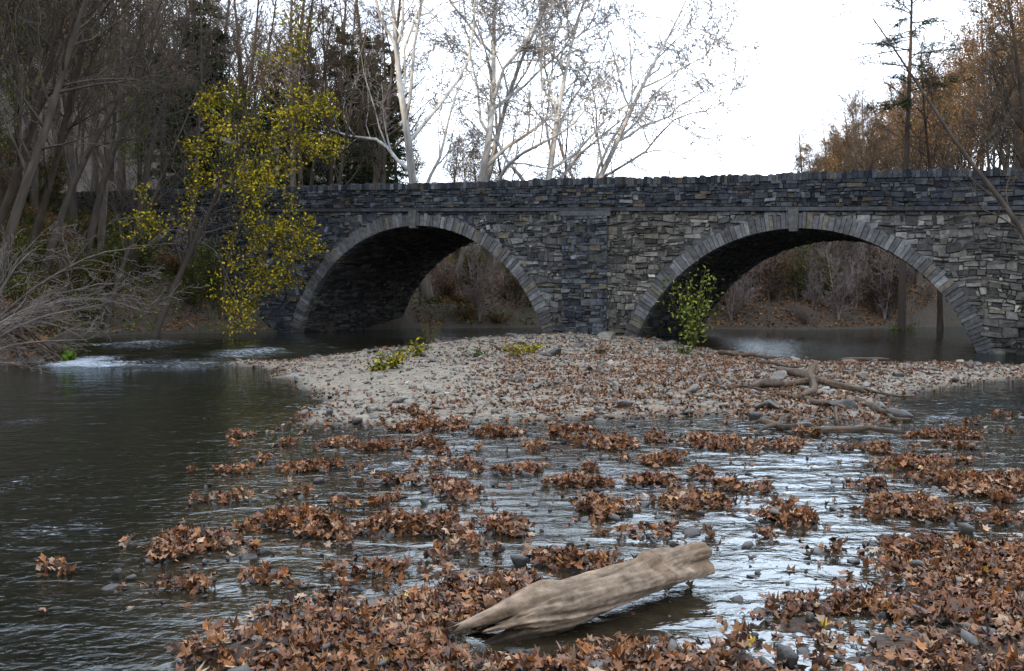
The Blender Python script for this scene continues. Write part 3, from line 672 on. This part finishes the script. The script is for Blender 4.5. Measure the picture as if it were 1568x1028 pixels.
pal=np.where(gm[:,None],np.array(greenl+yellow[2:3])[R0.integers(0,4,n)]*1.25,np.array(brownl+[(.24,.10,.035),(.18,.075,.03)])[R0.integers(0,5,n)]*1.25)*R0.uniform(.6,1.3,(n,1))
rot=basis(nrm(R0.normal(0,.8,(n,3))+np.array([0,0,1.])),R0.uniform(0,6.28,n))
V,f=scatter(TS[0],TS[1],np.stack([x,y,z+.02+R0.random(n)**2*np.where(gm,.5,.12)],-1),rot,R0.uniform(.06,.12,n));ug.add(V,f,np.repeat(pal,4,axis=0));ug.build('undergrowth',M_fol,False)
def syc_tree(seed,Ht,r0,px,D,rz,lean,s=1,P=PS):
    me=fin(build_tree('s',seed,P,Ht,r0,b_syc,None,lean=lean),'sycamore_mesh');x=at(px,D);place('sycamore_tree',me,x,D,rz=rz,s=s)
syc_tree(61,24,.34,655,64,0,(-.03,0))
syc_tree(62,25,.33,700,66,0,(.12,0))
syc_tree(63,23,.28,705,70,0,(.30,0))
syc_tree(65,20,.30,810,68,0,(.22,0))
syc_tree(68,21,.28,860,74,0,(.30,0))
for (px,D,s) in [(900,95,.6),(950,100,.55),(860,90,.7),(1000,110,.5),(780,88,.8)]: place('bare_tree',bare[rg.integers(4)],at(px,D),D,s=s)
PYL=dict(max=3,segs=[12,8,5,3],wig=[.06,.14,.2,.25],trop=[.0,-.05,-.1,-.14],nch=[18,8,6],start=[.3,.2,.1],ang=[(.4,1.1),(.4,.9),(.4,1.0)],lr=[.36,.5,.5],lf=[.2,.5,.5],rr=.5,rmin=.007)
me=fin(build_tree('y',71,PYL,13.0,.16,g1,dict(n=7000,j=.18,s=.085,c=yellow),lean=(.5,-.1)),'yellow_leaning_mesh',M_fol)
place('yellow_leaved_tree',me,-16.2,46.5,rz=0)
me=fin(build_tree('y',73,PYL,6.5,.08,g1,dict(n=2800,j=.15,s=.08,c=yellow),lean=(.3,-.1)),'yellow_small_mesh',M_fol)
place('yellow_leaved_tree',me,-12.6,49,rz=.3)
PO=dict(max=3,segs=[9,6,4,3],wig=[.07,.14,.2,.25],trop=[-.09,-.05,-.03,0],nch=[7,5,3],start=[.15,.1,.1],ang=[(.3,.8),(.3,.9),(.3,.9)],lr=[.5,.5,.5],lf=[.5,.4,.4],rr=.6,rmin=.007)
for (seed,x,D,H_,rz) in [(81,-17.4,33,5,0),(82,-17.8,35,5.5,.4),(83,-18.5,37,6,-.3),(84,-16.6,30,4.0,.2)]:
    me=fin(build_tree('o',seed,PO,H_,.07,b_grey((.24,.21,.195)),None,lean=(.8,-.1),stems=4,sp=.5),'overhang_mesh');place('bare_overhanging_shrub',me,x,D,rz=rz)
PR=dict(max=3,segs=[12,6,4,3],wig=[.05,.13,.2,.25],trop=[.012,.05,.03,0],nch=[13,6,5],start=[.35,.15,.1],ang=[(.4,1.0),(.4,1.0),(.4,1.0)],lr=[.3,.5,.5],lf=[.5,.4,.4],rr=.5,rmin=.008)
me=fin(build_tree('r',91,PR,14,.13,b_grey((.14,.12,.105)),None,lean=(-.85,0)),'leaning_mesh');place('leaning_bare_tree',me,19.0,32,rz=0)
def weed(name,x,y,h,rad,n,cols,seed,s=.06,stems=14):
    r=np.random.default_rng(seed);ac=Acc()
    az=r.uniform(0,6.28,stems);L=h*r.uniform(.5,1.1,stems);t=np.linspace(0,1,5);sp=rad*r.uniform(.2,1,stems)
    PP=np.stack([np.cos(az)[:,None]*sp[:,None]*t,np.sin(az)[:,None]*sp[:,None]*t,L[:,None]*(t-.25*t*t)],-1)
    V,f=tubes(PP,.008*np.ones((stems,5)),3);ac.add(V,f,np.array([.10,.09,.04]))
    bi=r.integers(0,stems,n);k=r.integers(1,5,n);pos=PP[bi,k]+r.normal(0,.09*(.5+h*.5),(n,3));pos[:,2]=np.maximum(pos[:,2],.02)
    rot=basis(nrm(r.normal(size=(n,3))+np.array([0,0,.8])),r.uniform(0,6.28,n))
    V,f=scatter(TS[0],TS[1],pos,rot,r.uniform(.6,1.2,n)*s);ac.add(V,f,np.repeat(np.array(cols)[r.integers(0,len(cols),n)]*r.uniform(.6,1.3,(n,1)),4,axis=0))
    ob=ac.build(name,M_fol);ob.location=(x,y,gz(x,y)-.02);return ob
for i,(px,py,h,rad,n,c) in enumerate([(600,575,.6,.6,300,greenl+yellow),(640,560,.7,.5,240,greenl+yellow),(580,578,.35,.4,160,greenl+yellow),(790,560,.5,.5,180,orange+yellow),(815,552,.4,.5,140,yellow),(920,545,.3,.4,120,brownl),(1380,505,.8,1,350,greenl),(730,560,.3,.5,120,greenl),(1050,545,.3,.5,120,greenl)]):
    x,y=G(px,py);weed('weed_clump',x,y,h,rad,n,c,i)
x,y=G(1062,527);weed('leafy_bush',x,y,3.8,1.1,520,[(.12,.15,.03),(.18,.19,.03),(.08,.11,.02)],20,.085,22)
weed('leafy_bush',18.7,35.5,2.6,1.3,1600,[(.03,.05,.02),(.025,.04,.015)],21,.11,20)
x,y=G(660,520);weed('dry_weed',x,y,1.5,.6,60,brownl,22,.05,26)
x,y=G(105,532);weed('green_sprig',x,y,.9,.3,60,[(.09,.15,.02)],23,.12,6)
# ------------------------------------------------------------ world, sun, camera
w=bpy.data.worlds.new('World');scene.world=w;w.use_nodes=True;nt=w.node_tree;nt.nodes.clear();L=nt.links.new
EL=math.radians(13)
sk=N(nt,'ShaderNodeTexSky');sk.sky_type='NISHITA';sk.sun_disc=False;sk.sun_elevation=EL;sk.sun_rotation=math.atan2(-.6,-.8);sk.air_density=1.0;sk.dust_density=1.5
tc=N(nt,'ShaderNodeTexCoord');cn=N(nt,'ShaderNodeTexNoise',Scale=1.5,Detail=5.0);L(tc.outputs['Generated'],cn.inputs['Vector'])
mr=N(nt,'ShaderNodeMapRange');mr.inputs['To Min'].default_value=.6;mr.inputs['To Max'].default_value=.9;L(cn.outputs['Fac'],mr.inputs['Value'])
mx=N(nt,'ShaderNodeMixRGB');mx.inputs[2].default_value=(22,24.3,28,1);L(mr.outputs[0],mx.inputs[0]);L(sk.outputs[0],mx.inputs[1])
bg=N(nt,'ShaderNodeBackground',Strength=.15);L(mx.outputs[0],bg.inputs['Color']);wo=N(nt,'ShaderNodeOutputWorld');L(bg.outputs[0],wo.inputs['Surface'])
ld=bpy.data.lights.new('sun','SUN');ld.energy=5;ld.angle=math.radians(.53);ld.color=(1,.78,.52)
lo=bpy.data.objects.new('sun',ld);lo.rotation_euler=Vector((.6*math.cos(EL),.8*math.cos(EL),-math.sin(EL))).to_track_quat('-Z','Y').to_euler();lo.location=(-20,-20,30);scene.collection.objects.link(lo)
cd=bpy.data.cameras.new('camera');cd.lens=36*F/1568;cd.sensor_width=36;cd.clip_end=3000;cd.clip_start=.05
co=bpy.data.objects.new('camera',cd);co.location=(0,0,CZ);co.rotation_euler=(math.radians(90)-math.atan(54/F),0,0);scene.collection.objects.link(co);scene.camera=co
scene.view_settings.view_transform='Standard';scene.view_settings.look='None';scene.view_settings.exposure=0
